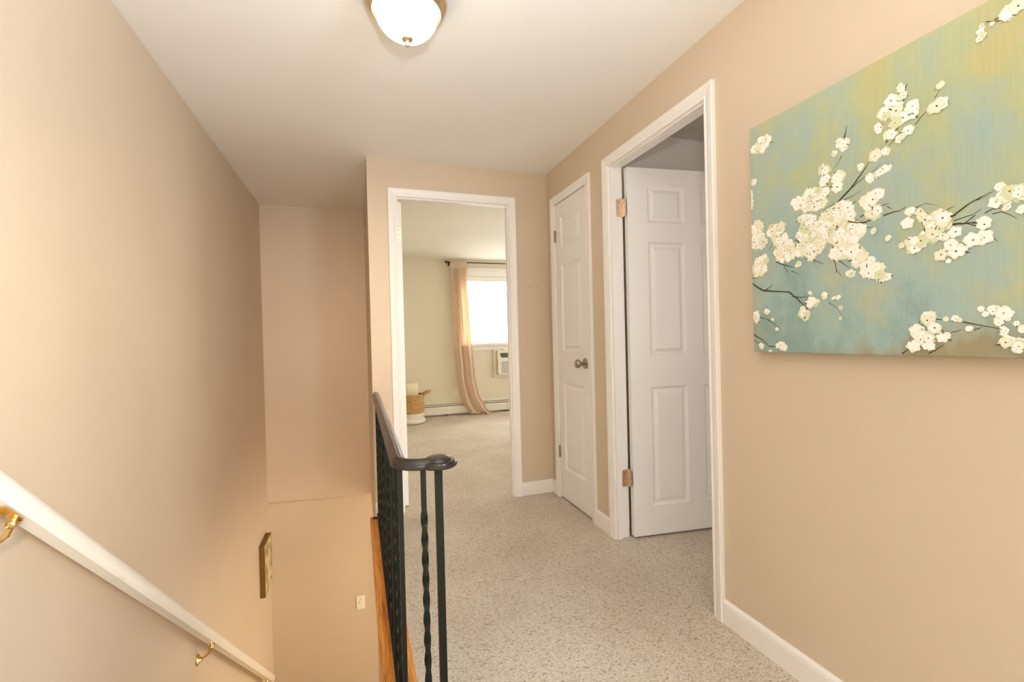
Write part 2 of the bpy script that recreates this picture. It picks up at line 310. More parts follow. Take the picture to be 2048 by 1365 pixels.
BRANCHES = """0.0031;0.8934,1.4799;0.8592,1.5067;0.8447,1.5222;0.8203,1.5496;0.8114,1.5634
0.0019;0.8592,1.5067;0.8231,1.5255;0.8010,1.5348;0.7843,1.5454
0.0022;0.8934,1.4799;0.8623,1.4831;0.8337,1.4918
0.0018;0.8934,1.4799;0.9146,1.4748;0.9394,1.4702
0.0057;0.8674,1.4189;0.8428,1.4087;0.8252,1.4056;0.8104,1.4085
0.0027;0.8352,1.4054;0.8279,1.3917;0.8070,1.3880
0.0027;0.8374,1.4234;0.8211,1.4271;0.8123,1.4378
0.0032;0.7806,1.4111;0.7601,1.4145;0.7435,1.4138;0.7305,1.4200
0.0018;0.7884,1.4376;0.7721,1.4394;0.7664,1.4390
0.0018;0.7722,1.4331;0.7600,1.4221
0.0024;0.7190,1.4119;0.7035,1.4136;0.6914,1.4173
0.0012;0.6914,1.4173;0.6663,1.4054
0.0025;0.6416,1.3712;0.6130,1.3914;0.5876,1.4024;0.5714,1.4070
0.0015;0.6307,1.3796;0.6044,1.3966;0.5771,1.4003
0.0020;0.6381,1.3624;0.6048,1.3671;0.5896,1.3760
0.0045;0.6400,1.3549;0.6222,1.3517;0.5991,1.3492
0.0020;0.6178,1.3517;0.5989,1.3655
0.0022;0.5992,1.3416;0.6178,1.3517
0.0021;0.5840,1.3648;0.5719,1.3711;0.5562,1.3688
0.0019;0.5720,1.3605;0.5563,1.3605;0.5435,1.3498;0.5346,1.3414
0.0023;0.6571,1.3879;0.6477,1.3910;0.6350,1.3954
0.0020;0.7089,1.6111;0.6864,1.6327;0.6805,1.6310
0.0017;0.6686,1.6554;0.6580,1.6706
0.0027;0.7425,1.6263;0.7261,1.7139;0.7229,1.7182
0.0041;1.1879,1.2859;1.1445,1.2574;1.0973,1.2508;1.0512,1.2444;1.0261,1.2233;1.0004,1.1967;0.9834,1.1730
0.0031;1.0395,1.2276;1.0145,1.2238;0.9871,1.2227
0.0027;1.1445,1.2574;1.1193,1.2662;1.1060,1.2760
0.0029;1.0952,1.3457;1.0685,1.3317;1.0516,1.3024
0.0024;1.0809,1.3369;1.0342,1.3185
0.0020;1.0412,1.3087;1.0164,1.2943
0.0021;1.0274,1.4022;0.9919,1.3796;0.9794,1.3741
0.0020;1.0192,1.3973;0.9922,1.3646;0.9724,1.3341;0.9620,1.3117
0.0018;0.9693,1.3307;0.9380,1.3123
0.0023;0.9089,1.3232;0.9024,1.2910;0.8889,1.2709
0.0020;0.9024,1.2910;0.9054,1.2802
0.0022;0.8964,1.3168;0.8789,1.3014;0.8670,1.2899
0.0020;1.1603,1.1698;1.1124,1.1560
0.0017;1.1313,1.1601;1.0765,1.1258
0.0014;0.9269,1.2013;0.9016,1.1823;0.8842,1.1533
0.0038;1.1880,1.1130;1.1522,1.0940;1.1238,1.0693
0.0030;1.1237,1.0725;1.1013,1.0712;1.0834,1.0569
0.0021;1.1884,1.0941;1.1547,1.0739
0.0023;0.6727,1.1408;0.6548,1.1388
0.0025;0.6241,1.1330;0.6077,1.1279;0.5910,1.1230;0.5630,1.1157
0.0016;0.6036,1.1146;0.5910,1.1197
0.0017;0.6432,1.1098;0.6252,1.1151
0.0030;0.7445,1.0580;0.7272,1.0708
0.0024;0.6895,1.0595;0.6766,1.0669;0.6593,1.0812
0.0019;0.8726,1.6510;0.8668,1.6799
0.0019;0.8829,1.6042;0.8929,1.5872
0.0014;0.8929,1.5872;0.9085,1.5733
0.0015;0.7495,1.5984;0.7630,1.5854;0.7677,1.5797
0.0024;1.1937,1.3055;1.1652,1.3034
0.0026;1.0995,1.7318;1.1180,1.7411
0.0024;1.0789,1.4290;1.1222,1.3895
0.0016;0.5781,1.3194;0.5640,1.2994
0.0014;0.5776,1.7702;0.5557,1.7576"""
# ------------------------------------------------------------------ the shell
FL = -0.27                                   # underside of the hall floor
LOW = -2.60                                  # lower storey floor
def opening_wall(mb, axis, a0, a1, b0, b1, z0, z1, holes):
    """wall box running along 'axis' from a0 to a1, thickness b0..b1, holes = (a, a, z, z)"""
    def bx(p, q, zz0, zz1):
        if q-p < 1e-5 or zz1-zz0 < 1e-5: return
        if axis == 'y': mb.box(b0, b1, p, q, zz0, zz1)
        else: mb.box(p, q, b0, b1, zz0, zz1)
    cur = a0
    for h0, h1, hz0, hz1 in sorted(holes):
        bx(cur, h0, z0, z1); bx(h0, h1, hz1, z1); bx(h0, h1, z0, hz0); cur = h1
    bx(cur, a1, z0, z1)
    return mb

BACK = -2.4
D3 = dict(a=1.428, b=2.146, top=2.040)        # big door clear opening (along y)
D2 = dict(a=2.405, b=2.855, top=2.030)        # closet
D1 = dict(a=0.257, b=1.020, top=2.050)        # bedroom (along x)
J = .014                                      # jamb board thickness
B2Y = 2.222                                   # back wall of the room on the right
struct('floor', MB().box(.157, XR+WT+.008, 1.2, YF+WT, FL, 0).box(XL, XR+WT+.008, BACK, 1.2, FL, 0), M['carpet'], 'speckled beige berber carpet of the upstairs hall')
struct('floor_bedroom', MB().box(XC+.09, 4.4, YF+WT, YB+.16, FL, 0), M['carpet'], 'beige carpet of the bedroom beyond the end doorway')
struct('floor_side_room', MB().box(XR+WT+.008, 4.1, -.7, YF+.001, FL, -.002), M['carpet'], 'beige carpet of the room behind the open six-panel door')
struct('floor_lower', MB().box(XL, 2.3, 0, YS, LOW-.1, LOW), M['carpet'], 'carpet of the storey below')
run, rise = .229, .197
poly = [(1.2, FL+.002)]
y, z = 1.2, 0.0
poly = [(1.199, -.001)]
for k in range(13):
    z -= rise; poly.append((y+.001*(k > 0), z)); y += run
    if k < 12: poly.append((y, z))
poly.append((y, LOW)); poly.append((1.199, LOW))
struct('floor_stairs', MB().prism(poly, 'x', XL, .058), M['carpet'], 'carpeted stair flight going down beside the left wall')
struct('ceiling', MB().box(XL-.15, XR+WT, BACK-.15, YF, H, H+.12).box(XL-.15, XC+.045, YF, YS+.15, H, H+.12), M['ceil'], 'smooth warm white ceiling of the hall and stairwell')
struct('ceiling_bedroom', MB().box(XC+.045, 4.55, YF, YB+.16, H, H+.12), M['bedceil'], 'cream ceiling of the bedroom')
struct('ceiling_side_room', MB().box(XR+WT, 4.25, -.85, YF, H, H+.12), M['graywall'], 'dim ceiling of the room behind the open door')
struct('wall_left', MB().box(XL-.15, XL, BACK, YS+.15, LOW, H), M['wall'], 'tall beige wall of the stairwell on the left')
w = opening_wall(MB(), 'y', BACK, YF+WT, XR, XR+WT, 0, H, [(D3['a']-J, D3['b']+J, 0, D3['top']+J), (D2['a']-J, D2['b']+J, 0, D2['top']+J)])
struct('wall_right', w, M['wall'], 'beige hall wall on the right with two doors in it')
w = opening_wall(MB(), 'x', XC, XR, YF, YF+WT-.001, 0, H, [(D1['a']-J, D1['b']+J, 0, D1['top']+J)])
struct('wall_end', w, M['wall'], 'beige wall at the end of the hall around the bedroom doorway')
struct('wall_return', MB().box(XC, XC+.09, YF+WT, YB, FL, H).box(XC, XC+.09, YF+.001, YF+WT, FL, 0), M['wall'], 'narrow beige return wall on the right of the stairwell')
# the upper half of the stairwell end wall stands a little proud of the lower half
struct('wall_stair_lower', MB().box(XL, XC, YS, YS+.15, LOW, H).box(XC, 2.3, YS, YS+.15, LOW, FL), M['wall'], 'beige end wall of the stairwell, lower half')
v = []
for x, zb in ((XL, -.223), (XC, -.262)): v += [(x, YS-.045, H), (x, YS-.045, zb), (x, YS-.022, zb-.020), (x, YS, zb-.020), (x, YS, H)]
mb = MB().add(v, [(0,1,2,3,4), (9,8,7,6,5)] + [(i, (i+1) % 5, 5+(i+1) % 5, 5+i) for i in range(5)])
struct('wall_stair_upper', mb, M['wall'], 'beige end wall of the stairwell, upper half standing slightly proud')
struct('wall_fascia', MB().box(.06, .157, 1.2, YF+.001, FL, -.020).box(.058, .14, 1.2, 2.35, LOW, FL), M['wall'], 'beige fascia under the oak edging board of the stairwell')
struct('wall_lower', MB().box(2.3, 2.4, 0, YS+.15, LOW, FL).box(XL, 2.4, -.1, 0, LOW, FL).box(XL, 2.4, -.1, YS+.15, LOW-.2, LOW-.1), M['wall'], 'walls of the storey below')
struct('wall_lower_ceiling', MB().box(.14, 2.4, 0, YS+.15, FL-.02, FL-.001), M['ceil'], 'ceiling of the storey below')
w = opening_wall(MB(), 'x', XL-.15, XR+WT, BACK-.15, BACK, FL, H, [])
struct('wall_back', w, M['wall'], 'solid hall wall behind the viewer with an added window frame')
w = opening_wall(MB(), 'x', XC, 4.55, YB, YB+.15, FL, H, [(1.50, 3.02, 1.045, 2.045)])
struct('wall_bedroom_far', w, M['bedwall'], 'cream bedroom wall with the window')
struct('wall_bedroom_side', MB().box(4.4, 4.55, YF, YB, FL, H).box(XR+WT, 4.4, YF, YF+WT, 0, H).box(XC+.09, XC+.10, YF+WT, YB, 0, H), M['bedwall'], 'cream side walls of the bedroom')
w = opening_wall(MB(), 'x', XR+WT, 4.25, -.85, -.7, FL, H, [])
w.box(4.1, 4.25, -.7, B2Y, FL, H).box(XR+WT, 4.1, B2Y, B2Y+.08, 0, H).box(2.05, 2.12, B2Y+.08, YF, 0, H)
struct('wall_side_room', w, M['graywall'], 'greyish walls of the room behind the open six-panel door')

# ------------------------------------------------------------------ trim
CAS = [(0,0),(0,.008),(.003,.0105),(.009,.0115),(.012,.0085),(.016,.0095),(.019,.0120),(.030,.0150),(.042,.0170),(.047,.0175),(.0515,.0155),(.0515,0)]
def frame_trim(name, axis, a, b, top, face, sgn, depth, stop0, stop1, label):
    """door frame: mitred casing on the hall side, jambs, stops. sgn: direction from wall face to the hall"""
    mb = MB()
    def P(q, h, z): return (face+sgn*h, q, z) if axis == 'y' else (q, face+sgn*h, z)
    vs = []
    for d, h in CAS: vs += [P(a-d, h, 0), P(a-d, h, top+d), P(b+d, h, top+d), P(b+d, h, 0)]
    fs = []; n = len(CAS)
    for i in range(n):
        j = (i+1) % n
        for k in range(3): fs.append((4*i+k, 4*i+k+1, 4*j+k+1, 4*j+k))
    fs += [tuple(4*i for i in range(n)), tuple(4*i+3 for i in range(n))]
    mb.add(vs, fs)
    f2 = face - sgn*depth
    def bx(q0, q1, d0, d1, z0, z1):
        if axis == 'y': mb.box(d0, d1, q0, q1, z0, z1)
        else: mb.box(q0, q1, d0, d1, z0, z1)
    e = .0025
    bx(a-J+.001, a-e, face, f2, 0, top+J-.001); bx(b+e, b+J-.001, face, f2, 0, top+J-.001); bx(a-e, b+e, face, f2, top+e, top+J-.001)
    if stop0 is not None:
        s0, s1 = face-sgn*stop0, face-sgn*stop1
        bx(a-e, a+.009, s0, s1, 0, top+e); bx(b-.009, b+e, s0, s1, 0, top+e); bx(a+.009, b-.009, s0, s1, top-.009, top+e)
    return struct(name, mb, M['trim'], label)
frame_trim('trim_1', 'x', D1['a'], D1['b'], D1['top'], YF, -1, WT, .010, .040, 'white moulded casing around the bedroom doorway at the end of the hall')
frame_trim('trim_2', 'y', D2['a'], D2['b'], D2['top'], XR, -1, WT, .040, .065, 'white casing around the narrow closet door')
frame_trim('trim_3', 'y', D3['a'], D3['b'], D3['top'], XR, -1, WT, .004, .036, 'white moulded casing around the open six-panel door')
# second casing of door 3 and 1 on the far side
BP = [(0,0),(.013,0),(.013,.070),(.011,.082),(.006,.089),(0,.091)]      # (out from wall, height)
def baseboard(name, axis, a, b, face, sgn, label):
    pts = [(face+sgn*o, z) for o, z in BP]
    mb = MB().prism(pts, 'y' if axis == 'y' else 'x', a, b)
    return struct(name, mb, M['trim'], label)
co = .0515
baseboard('baseboard_right', 'y', BACK, D3['a']-co, XR, -1, 'white baseboard along the right wall under the canvas')
baseboard('baseboard_middle', 'y', D3['b']+co, D2['a']-co, XR, -1, 'short white baseboard between the two doors on the right')
baseboard('baseboard_corner', 'y', D2['b']+co, YF, XR, -1, 'tiny white baseboard beside the closet door')
baseboard('baseboard_end', 'x', D1['b']+co, XR-.013, YF, -1, 'white baseboard on the end wall right of the bedroom doorway')
baseboard('baseboard_end_left', 'x', XC, D1['a']-co, YF, -1, 'white baseboard on the end wall left of the bedroom doorway')
# oak edging board along the stair opening
mb = MB().prism([(.045, -.017), (.045, -.004), (.050, .003), (.056, .005), (.157, .005), (.157, -.019), (.060, -.019)], 'y', 1.19, YF-.0005)
struct('trim_4', mb, M['oak'], 'orange oak edging board under the iron railing at the stair opening', bevel=.002)

# ------------------------------------------------------------------ doors
def slab(w, h, t, panels):
    """panelled door leaf in local axes: u = width (x), thickness y 0..t (front at 0), z up"""
    mb = MB(); xs = sorted({0, w, *[q for p in panels for q in p[:2]]}); zs = sorted({0, h, *[q for p in panels for q in p[2:]]})
    R = [(0, 0), (.003, .0025), (.011, .0095), (.017, .0105), (.021, .0100), (.038, .0025), (.041, .0020)]
    for y, s in ((0, 1), (t, -1)):
        for i in range(len(xs)-1):
            for k in range(len(zs)-1):
                x0, x1, z0, z1 = xs[i], xs[i+1], zs[k], zs[k+1]
                pan = any(p[0] <= x0+1e-6 and x1-1e-6 <= p[1] and p[2] <= z0+1e-6 and z1-1e-6 <= p[3] for p in panels)
                if not pan: mb.add([(x0, y, z0), (x1, y, z0), (x1, y, z1), (x0, y, z1)], [(0, 1, 2, 3)]); continue
                vs = []; fs = []
                for d, dep in R: vs += [(x0+d, y+s*dep, z0+d), (x1-d, y+s*dep, z0+d), (x1-d, y+s*dep, z1-d), (x0+d, y+s*dep, z1-d)]
                for r in range(len(R)-1):
                    for q in range(4): fs.append((4*r+q, 4*r+(q+1) % 4, 4*r+4+(q+1) % 4, 4*r+4+q))
                n = 4*(len(R)-1); fs.append((n, n+1, n+2, n+3)); mb.add(vs, fs)
    for p, q in (((0, 0), (0, t)), ((w, 0), (w, t))): mb.add([(p[0], p[1], 0), (q[0], q[1], 0), (q[0], q[1], h), (p[0], p[1], h)], [(0, 1, 2, 3)])
    for z in (0, h): mb.add([(0, 0, z), (w, 0, z), (w, t, z), (0, t, z)], [(0, 1, 2, 3)])
    return mb
def weld(o, d=1e-5):
    bm = bmesh.new(); bm.from_mesh(o.data); bmesh.ops.remove_doubles(bm, verts=bm.verts[:], dist=d); bmesh.ops.recalc_face_normals(bm, faces=bm.faces[:]); bm.to_mesh(o.data); bm.free()
def xf(mb, mat):
    mb.v = [tuple(mat @ Vector(p)) for p in mb.v]; return mb
def basis(o, u, n, z=(0,0,1)):
    """matrix taking local x,y,z to u,n,z with origin o"""
    m = Matrix((Vector(u), Vector(n), Vector(z))).transposed().to_4x4(); m.translation = Vector(o); return m
def door(name, label, origin, u, n, w, h, panels):
    t = thing(name, label, 'door', origin); t['kind'] = 'structure'
    leaf = obj('door_leaf', xf(slab(w, h, .035, panels), basis(origin, u, n)), M['door'], t); weld(leaf)
    return t
def hinge(t, c, axis_u, axis_v, z0, z1, ulen=.036, vlen=.033, fu=None, fv=None, mat='hinge'):
    """barrel at c with one leaf running along axis_u and one along axis_v (unit 2-D vectors); fu/fv: leaf face normals"""
    h = MB(); k = 5; dz = (z1-z0)/k
    for i in range(k):
        h.lathe([(.0052, i*dz+.0006), (.0058, i*dz+.0016), (.0058, (i+1)*dz-.0016), (.0052, (i+1)*dz-.0006)], (c[0], c[1], z0), seg=14)
    h.lathe([(.0066, -.003), (.0066, 0), (.003, .001)], (c[0], c[1], z0), seg=14); h.lathe([(.003, -.001), (.0066, 0), (.0066, .003)], (c[0], c[1], z1), seg=14)
    b = obj('hinge', h, M[mat], t)
    for a, nrm, L in ((axis_u, fu, ulen), (axis_v, fv, vlen)):
        if a is None: continue
        A = Vector((*a, 0)); Nn = Vector((*nrm, 0)); lf = MB(); r = .012; zz0, zz1 = z0, z1; pts = [(0.003, zz0), (L-r, zz0)]
        for q in range(1, 6): th = -PI/2+q*PI/10; pts.append((L-r+r*math.cos(th), zz0+r+r*math.sin(th)))
        for q in range(0, 6): th = q*PI/10; pts.append((L-r+r*math.cos(th), zz1-r+r*math.sin(th)))
        pts.append((.003, zz1)); m = len(pts); th_ = .0016
        vs = [Vector((*c, 0)) + A*p + Vector((0, 0, q)) for p, q in pts] + [Vector((*c, 0)) + A*p + Nn*th_ + Vector((0, 0, q)) for p, q in pts]
        vs = [tuple(v) for v in vs]
        lf.add(vs, [tuple(range(m)), tuple(range(m, 2*m))[::-1]] + [(i, (i+1) % m, m+(i+1) % m, m+i) for i in range(m)])
        l = obj('hinge_leaf', lf, M[mat], b)
        if L > .02:
            for p, q in ((L*.62, z0+.016), (L*.76, (z0+z1)/2), (L*.62, z1-.016)):
                obj('screw', MB().lathe([(.0034, th_-.0002), (.0034, th_+.0006), (.001, th_+.0008)], Vector((*c, 0)) + A*p + Vector((0, 0, q)), axis=Nn, seg=12), M['screw'], b)
    return b
# closet door: single column of three panels
PW = .45-.004
d2 = door('door_2', 'narrow closed white three-panel closet door with a round nickel knob', (XR, D2['b']-.002, .012), (0, -1, 0), (1, 0, 0), PW, 2.014,
          [(.078, .356, .203, .797), (.078, .356, 1.008, 1.594), (.078, .356, 1.713, 1.918)])
kn = obj('door_knob', MB().lathe([(.008, .006), (.0105, .010), (.0105, .028), (.013, .033), (.021, .038), (.0265, .046), (.0275, .054), (.025, .062), (.018, .068), (.008, .071), (0.0005, .0715)], (XR, 2.462, .951), axis=(-1, 0, 0), seg=32), M['nickel'], d2)
obj('rosette', MB().lathe([(.033, -.001), (.033, .003), (.030, .0065), (.022, .009), (.012, .010), (.0105, .012)], (XR, 2.462, .951), axis=(-1, 0, 0), seg=32), M['nickel'], kn)
for z0, z1 in ((1.775, 1.850), (.285, .360)):
    hinge(d2, (XR-.0065, D2['b']+.0005), (0, 1), (0, -1), z0, z1, ulen=.010, vlen=.010, fu=(-1, 0), fv=(-1, 0), mat='nickel')
# big open door: six panels
A = math.radians(6.8); u3 = (math.cos(A), -math.sin(A), 0); n3 = (math.sin(A), math.cos(A), 0)
W3 = .775
px = [(.119, .343), (.448, .672)]
pz = [(.161, .817), (.989, 1.615), (1.723, 1.927)]
O3 = (1.4065, 2.1085, .012)
d3 = door('door_3', 'open white six-panel door hinged inside the big casing on the right', O3, u3, n3, W3, 2.022, [(*a, *b) for a in px for b in pz])
piv = Vector(O3)+Vector(n3)*.0365; piv = (piv.x-.001, piv.y)
for z0, z1 in ((1.772, 1.867), (.283, .375)):
    hinge(d3, (1.4035, D3['b']-.0005), (-1, 0), (-n3[0], -n3[1]), z0, z1, ulen=.044, vlen=.033, fu=(0, -1), fv=(-u3[0], -u3[1]))
# bedroom door: opened flat into the bedroom
d1 = door('door_1', 'white bedroom door swung open into the bedroom, seen edge-on', (.297, YF+WT+.004, .014), (0, 1, 0), (-1, 0, 0), .752, 2.026,
          [(a0, a1, b0, b1) for a0, a1 in ((.115, .335), (.417, .637)) for b0, b1 in pz])
hl = MB(); pts = []; x0, x1, z0, z1, r = .266, .2945, 1.780, 1.870, .011
for cx, cz, s in ((x1-r, z0+r, -90), (x1-r, z1-r, 0), (x0+r, z1-r, 90), (x0+r, z0+r, 180)):
    for q in range(6): th = math.radians(s+q*18); pts.append((cx+r*math.cos(th), cz+r*math.sin(th)))
hl.prism(pts, 'y', YF+WT+.0025, YF+WT+.0045); hb = obj('hinge_leaf', hl, M['hinge'], d1)
for q, zz in ((.277, 1.795), (.284, 1.824), (.277, 1.855)): obj('screw', MB().lathe([(.0036, 0), (.0036, .0012), (.001, .0014)], (q, YF+WT+.0026, zz), axis=(0, -1, 0), seg=12), M['screw'], hb)

# ------------------------------------------------------------------ iron stair railing
RX, RZ = .100, .768
PITCH = .168
rail = thing('stair_railing', 'black wrought iron stair railing with twisted balusters and scrolled end', 'railing', (RX, 1.25, 0))
HP = [(-.0215, .004), (-.0225, .010), (-.021, .0145), (-.0175, .0165), (-.0165, .0185), (-.013, .025), (-.006, .0290), (0, .0300), (.006, .0290), (.013, .025), (.0165, .0185), (.0175, .0165), (.021, .0145), (.0225, .010), (.0215, .004), (.012, 0), (-.012, 0)]
path = [(RX, yy, RZ) for yy in (YF-.0005, 2.9, 2.5, 2.0, 1.6, 1.42, 1.36)]
cx0, cy0, r0 = RX+.062, 1.302, .062
for q in range(0, 17):
    th = PI + q*(PI/2)/16; path.append((cx0+r0*math.cos(th), cy0+r0*math.sin(th), RZ))
path += [(.180, 1.2405, RZ), (.196, 1.2425, RZ)]
obj('handrail', MB().sweep(path, HP), M['black_rail'], rail, auto=35)
vc = (.2035, 1.250, RZ)
obj('scroll_cap', MB().lathe([(.034, .001), (.0500, .003), (.0530, .007), (.0532, .0115), (.0505, .0140), (.0478, .0146), (.0470, .0175), (.0445, .0195), (.0370, .0200), (.0355, .0225), (.0330, .0262), (.0300, .0272), (.0280, .0272), (.0270, .0285), (.0240, .0292), (.0005, .0294)], vc), M['black_rail'], rail, auto=25)
obj('bottom_rail', MB().box(RX-.0125, RX+.0125, 1.25, YF-.03, .022, .032), M['iron'], rail, bevel=.001)
obj('floor_bracket', MB().box(RX-.037, RX+.013, YF-.050, YF-.022, .005, .011).box(RX-.0125, RX+.0125, YF-.05, YF-.022, .011, .026), M['iron'], rail, bevel=.001)
def baluster(twisted, half, z0, z1, ta=None, tb=None):
    mb = MB(); n = 120 if twisted else 1; vs = []; fs = []
    for i in range(n+1):
        z = z0+(z1-z0)*i/n; a = 0
        if twisted:
            f = min(1, max(0, (z-ta)/(tb-ta))); a = f*round((tb-ta)/.0545)*PI/2
        for k in range(4):
            t = PI/4+k*PI/2+a; vs.append((half*1.4142*math.cos(t), half*1.4142*math.sin(t), z))
    for i in range(n):
        for k in range(4): fs.append((4*i+k, 4*i+(k+1) % 4, 4*i+4+(k+1) % 4, 4*i+4+k))
    fs += [(3, 2, 1, 0), tuple(4*n+k for k in range(4))]
    return mb.add(vs, fs)
def place_baluster(proto, x, yy):
    o = proto.copy(); C.objects.link(o); o.parent = rail; o.location = (x-RX, yy-1.25, 0); return o
ORG['__b'] = (0, 0, 0)
pt = obj('twisted_baluster', baluster(True, .0068, .030, RZ+.003, .105, .660), M['iron'], rail, origin=(0, 0, 0)); pt['label'] = 'twisted square baluster'
pp = obj('baluster', baluster(False, .0062, .030, RZ+.003), M['iron'], rail, origin=(0, 0, 0)); pp['label'] = 'plain square baluster'
firstT = firstP = True
for k in range(11):
    yy = 1.264+PITCH*k
    if yy > YF-.04: break
    if k % 2:
        if firstT: pt.location = (0, yy-1.25, 0); firstT = False
        else: place_baluster(pt, RX, yy)
    else:
        if firstP: pp.location = (RX+.001-RX, 1.272-1.25, 0); firstP = False
        else: place_baluster(pp, RX, yy)
obj('scroll_baluster', baluster(True, .0068, .004, RZ+.003, .105, .660), M['iron'], rail, origin=(0, 0, 0)).location = (.1605-RX, 1.2450-1.25, 0)
nw = obj('newel_post', baluster(False, .0098, 0, RZ+.003), M['iron'], rail, origin=(0, 0, 0)); nw.location = (.2040-RX, 1.2550-1.25, 0)

# ------------------------------------------------------------------ wall handrail
HX = -.690
def hz(yy): return .838-.859*(yy-1.195)
wr = thing('wall_handrail', 'white painted wooden handrail sloping down the left wall on brass brackets', 'handrail', (XL, 1.2, hz(1.2)))
hp = [(-.015, -.025), (.015, -.025), (.0235, -.012), (.0245, .004), (.0205, .016), (.011, .0235), (0, .0255), (-.011, .0235), (-.0205, .016), (-.0245, .004), (-.0235, -.012)]
y0, y1 = .62, 3.865
ra = MB().sweep([(HX, q, hz(q)) for q in (y0, 1.5, 2.5, 3.2, y1-.012, y1)], hp)
for i in range(len(ra.v)-len(hp), len(ra.v)):
    p = Vector(ra.v[i]); c = Vector((HX, y1, hz(y1))); ra.v[i] = tuple(c+(p-c)*.80)
obj('rail', ra, M['handrail'], wr, auto=38)
def bracket(yy):
    z = hz(yy)-.030; b = MB()
    b.tube([(XL+.006, yy, z-.062), (XL+.020, yy, z-.060), (XL+.046, yy, z-.040), (HX-.006, yy, z-.016), (HX, yy, z-.004)], .0062, 12)
    b.lathe([(.0085, -.010), (.0085, .010)], (HX-.004, yy, z-.016), axis=(0, 1, 0), seg=16)
    o = obj('bracket', b, M['brass'], wr)
    obj('rosette', MB().lathe([(.026, 0), (.026, .003), (.022, .006), (.013, .009), (.009, .016)], (XL, yy, z-.062), axis=(1, 0, 0), seg=28), M['brass'], o)
    s = Vector((0, 1, -.859)).normalized(); nn = Vector((0, .859, 1)).normalized(); sd = MB()
    pts = [Vector((HX, yy, hz(yy)))+s*a+Vector((1, 0, 0))*bb-nn*(.0252) for a, bb in ((-.036, -.007), (-.030, -.010), (.030, -.010), (.036, -.007), (.036, .007), (.030, .010), (-.030, .010), (-.036, .007))]
    n = len(pts); sd.add([tuple(p) for p in pts]+[tuple(p-nn*.004) for p in pts], [tuple(range(n)), tuple(range(n, 2*n))[::-1]]+[(i, (i+1) % n, n+(i+1) % n, n+i) for i in range(n)])
    obj('saddle', sd, M['brass'], o)
    for zz in (-.017, .017): obj('screw', MB().lathe([(.0035, .0035), (.003, .0068), (.0008, .0074)], (XL, yy, z-.062+zz), axis=(1, 0, 0), seg=10), M['screw'], o)
for yy in (1.235, 2.485, 3.70): bracket(yy)

# ------------------------------------------------------------------ ceiling light
lc = (.1825, 1.523, H)
cl = thing('ceiling_light', 'lit flush ceiling light with frosted glass bowl and bronze rings', 'ceiling light', lc)
obj('canopy', MB().lathe([(.108, 0), (.118, .014), (.1300, .027), (.1345, .038), (.1355, .047), (.1325, .056), (.1275, .061), (.1282, .065), (.1220, .071), (.1224, .075), (.1165, .081), (.1120, .085), (.1065, .082)], lc, axis=(0, 0, -1), seg=72), M['lampmetal'], cl, auto=50)
dome = [(.1030*math.sqrt(max(0, 1-(q/20)**2.15)) if q < 20 else .001, .078+.090*q/20) for q in range(21)]
obj('glass_bowl', MB().lathe(dome, lc, axis=(0, 0, -1), seg=64), M['lampglass'], cl)
obj('finial', MB().lathe([(.004, .160), (.0165, .1655), (.0185, .1685), (.0170, .1725), (.0110, .1755), (.0060, .1790), (.0062, .1830), (.0078, .1875), (.0070, .1925), (.0035, .1960), (.0004, .1970)], lc, axis=(0, 0, -1), seg=32), M['lampmetal'], cl)

# ------------------------------------------------------------------ blossom canvas
XF = 1.2835
cy1, cy0_, cz0, cz1 = 1.1865, .170, 1.0535, 1.8125
cv = thing('blossom_picture', 'large teal and olive canvas picture of white blossom branches on the right wall', 'picture', (XR, (cy0_+cy1)/2, cz0))
obj('stretched_canvas', MB().box(XF, XR-.0005, cy0_, cy1, cz0, cz1), M['print'], cv, bevel=.002)
random.seed(11)
pm = MB(); LAY = [0]
def blob(yc, zc, r, mat, petals=5, rz=1.0, rot=None, n=20, depth=.17):
    LAY[0] += 1; x = XF-.0002-LAY[0]*7e-7; rot = random.uniform(0, 2*PI) if rot is None else rot; vs = [(x, yc, zc)]
    for k in range(n):
        t = 2*PI*k/n; q = r*(1-depth+depth*math.cos(petals*(t+rot))+random.uniform(-.045, .045))
        vs.append((x, max(cy0_, min(cy1, yc+q*math.cos(t))), max(cz0, min(cz1, zc+q*rz*math.sin(t)))))
    pm.add(vs, [(0, 1+k, 1+(k+1) % n) for k in range(n)], mat)
def strip(pts, w, mat):
    LAY[0] += 1; x = XF-.0002-LAY[0]*7e-7; P = [Vector((a, b)) for a, b in pts]
    D = []; 
    for i in range(len(P)-1):
        m = 4
        for q in range(m): D.append(P[i].lerp(P[i+1], q/m)+Vector((random.uniform(-1, 1), random.uniform(-1, 1)))*w*.22*(q > 0))
    D.append(P[-1]); n = len(D); vs = []
    for i, p in enumerate(D):
        t = (D[min(i+1, n-1)]-D[max(i-1, 0)]).normalized(); s = Vector((-t.y, t.x)); ww = w*.5*(1-.65*i/(n-1))
        for sg in (1, -1): q = p+s*ww*sg; vs.append((x, max(cy0_, min(cy1, q.x)), max(cz0, min(cz1, q.y))))
    pm.add(vs, [(2*i, 2*i+1, 2*i+3, 2*i+2) for i in range(n-1)], mat)
BR = []
for ln in BRANCHES.strip().split('\n'):
    q = ln.split(';'); BR.append((float(q[0]), [tuple(map(float, k.split(','))) for k in q[1:]]))
for w, pts in BR: strip(pts, w*1.15, 4)
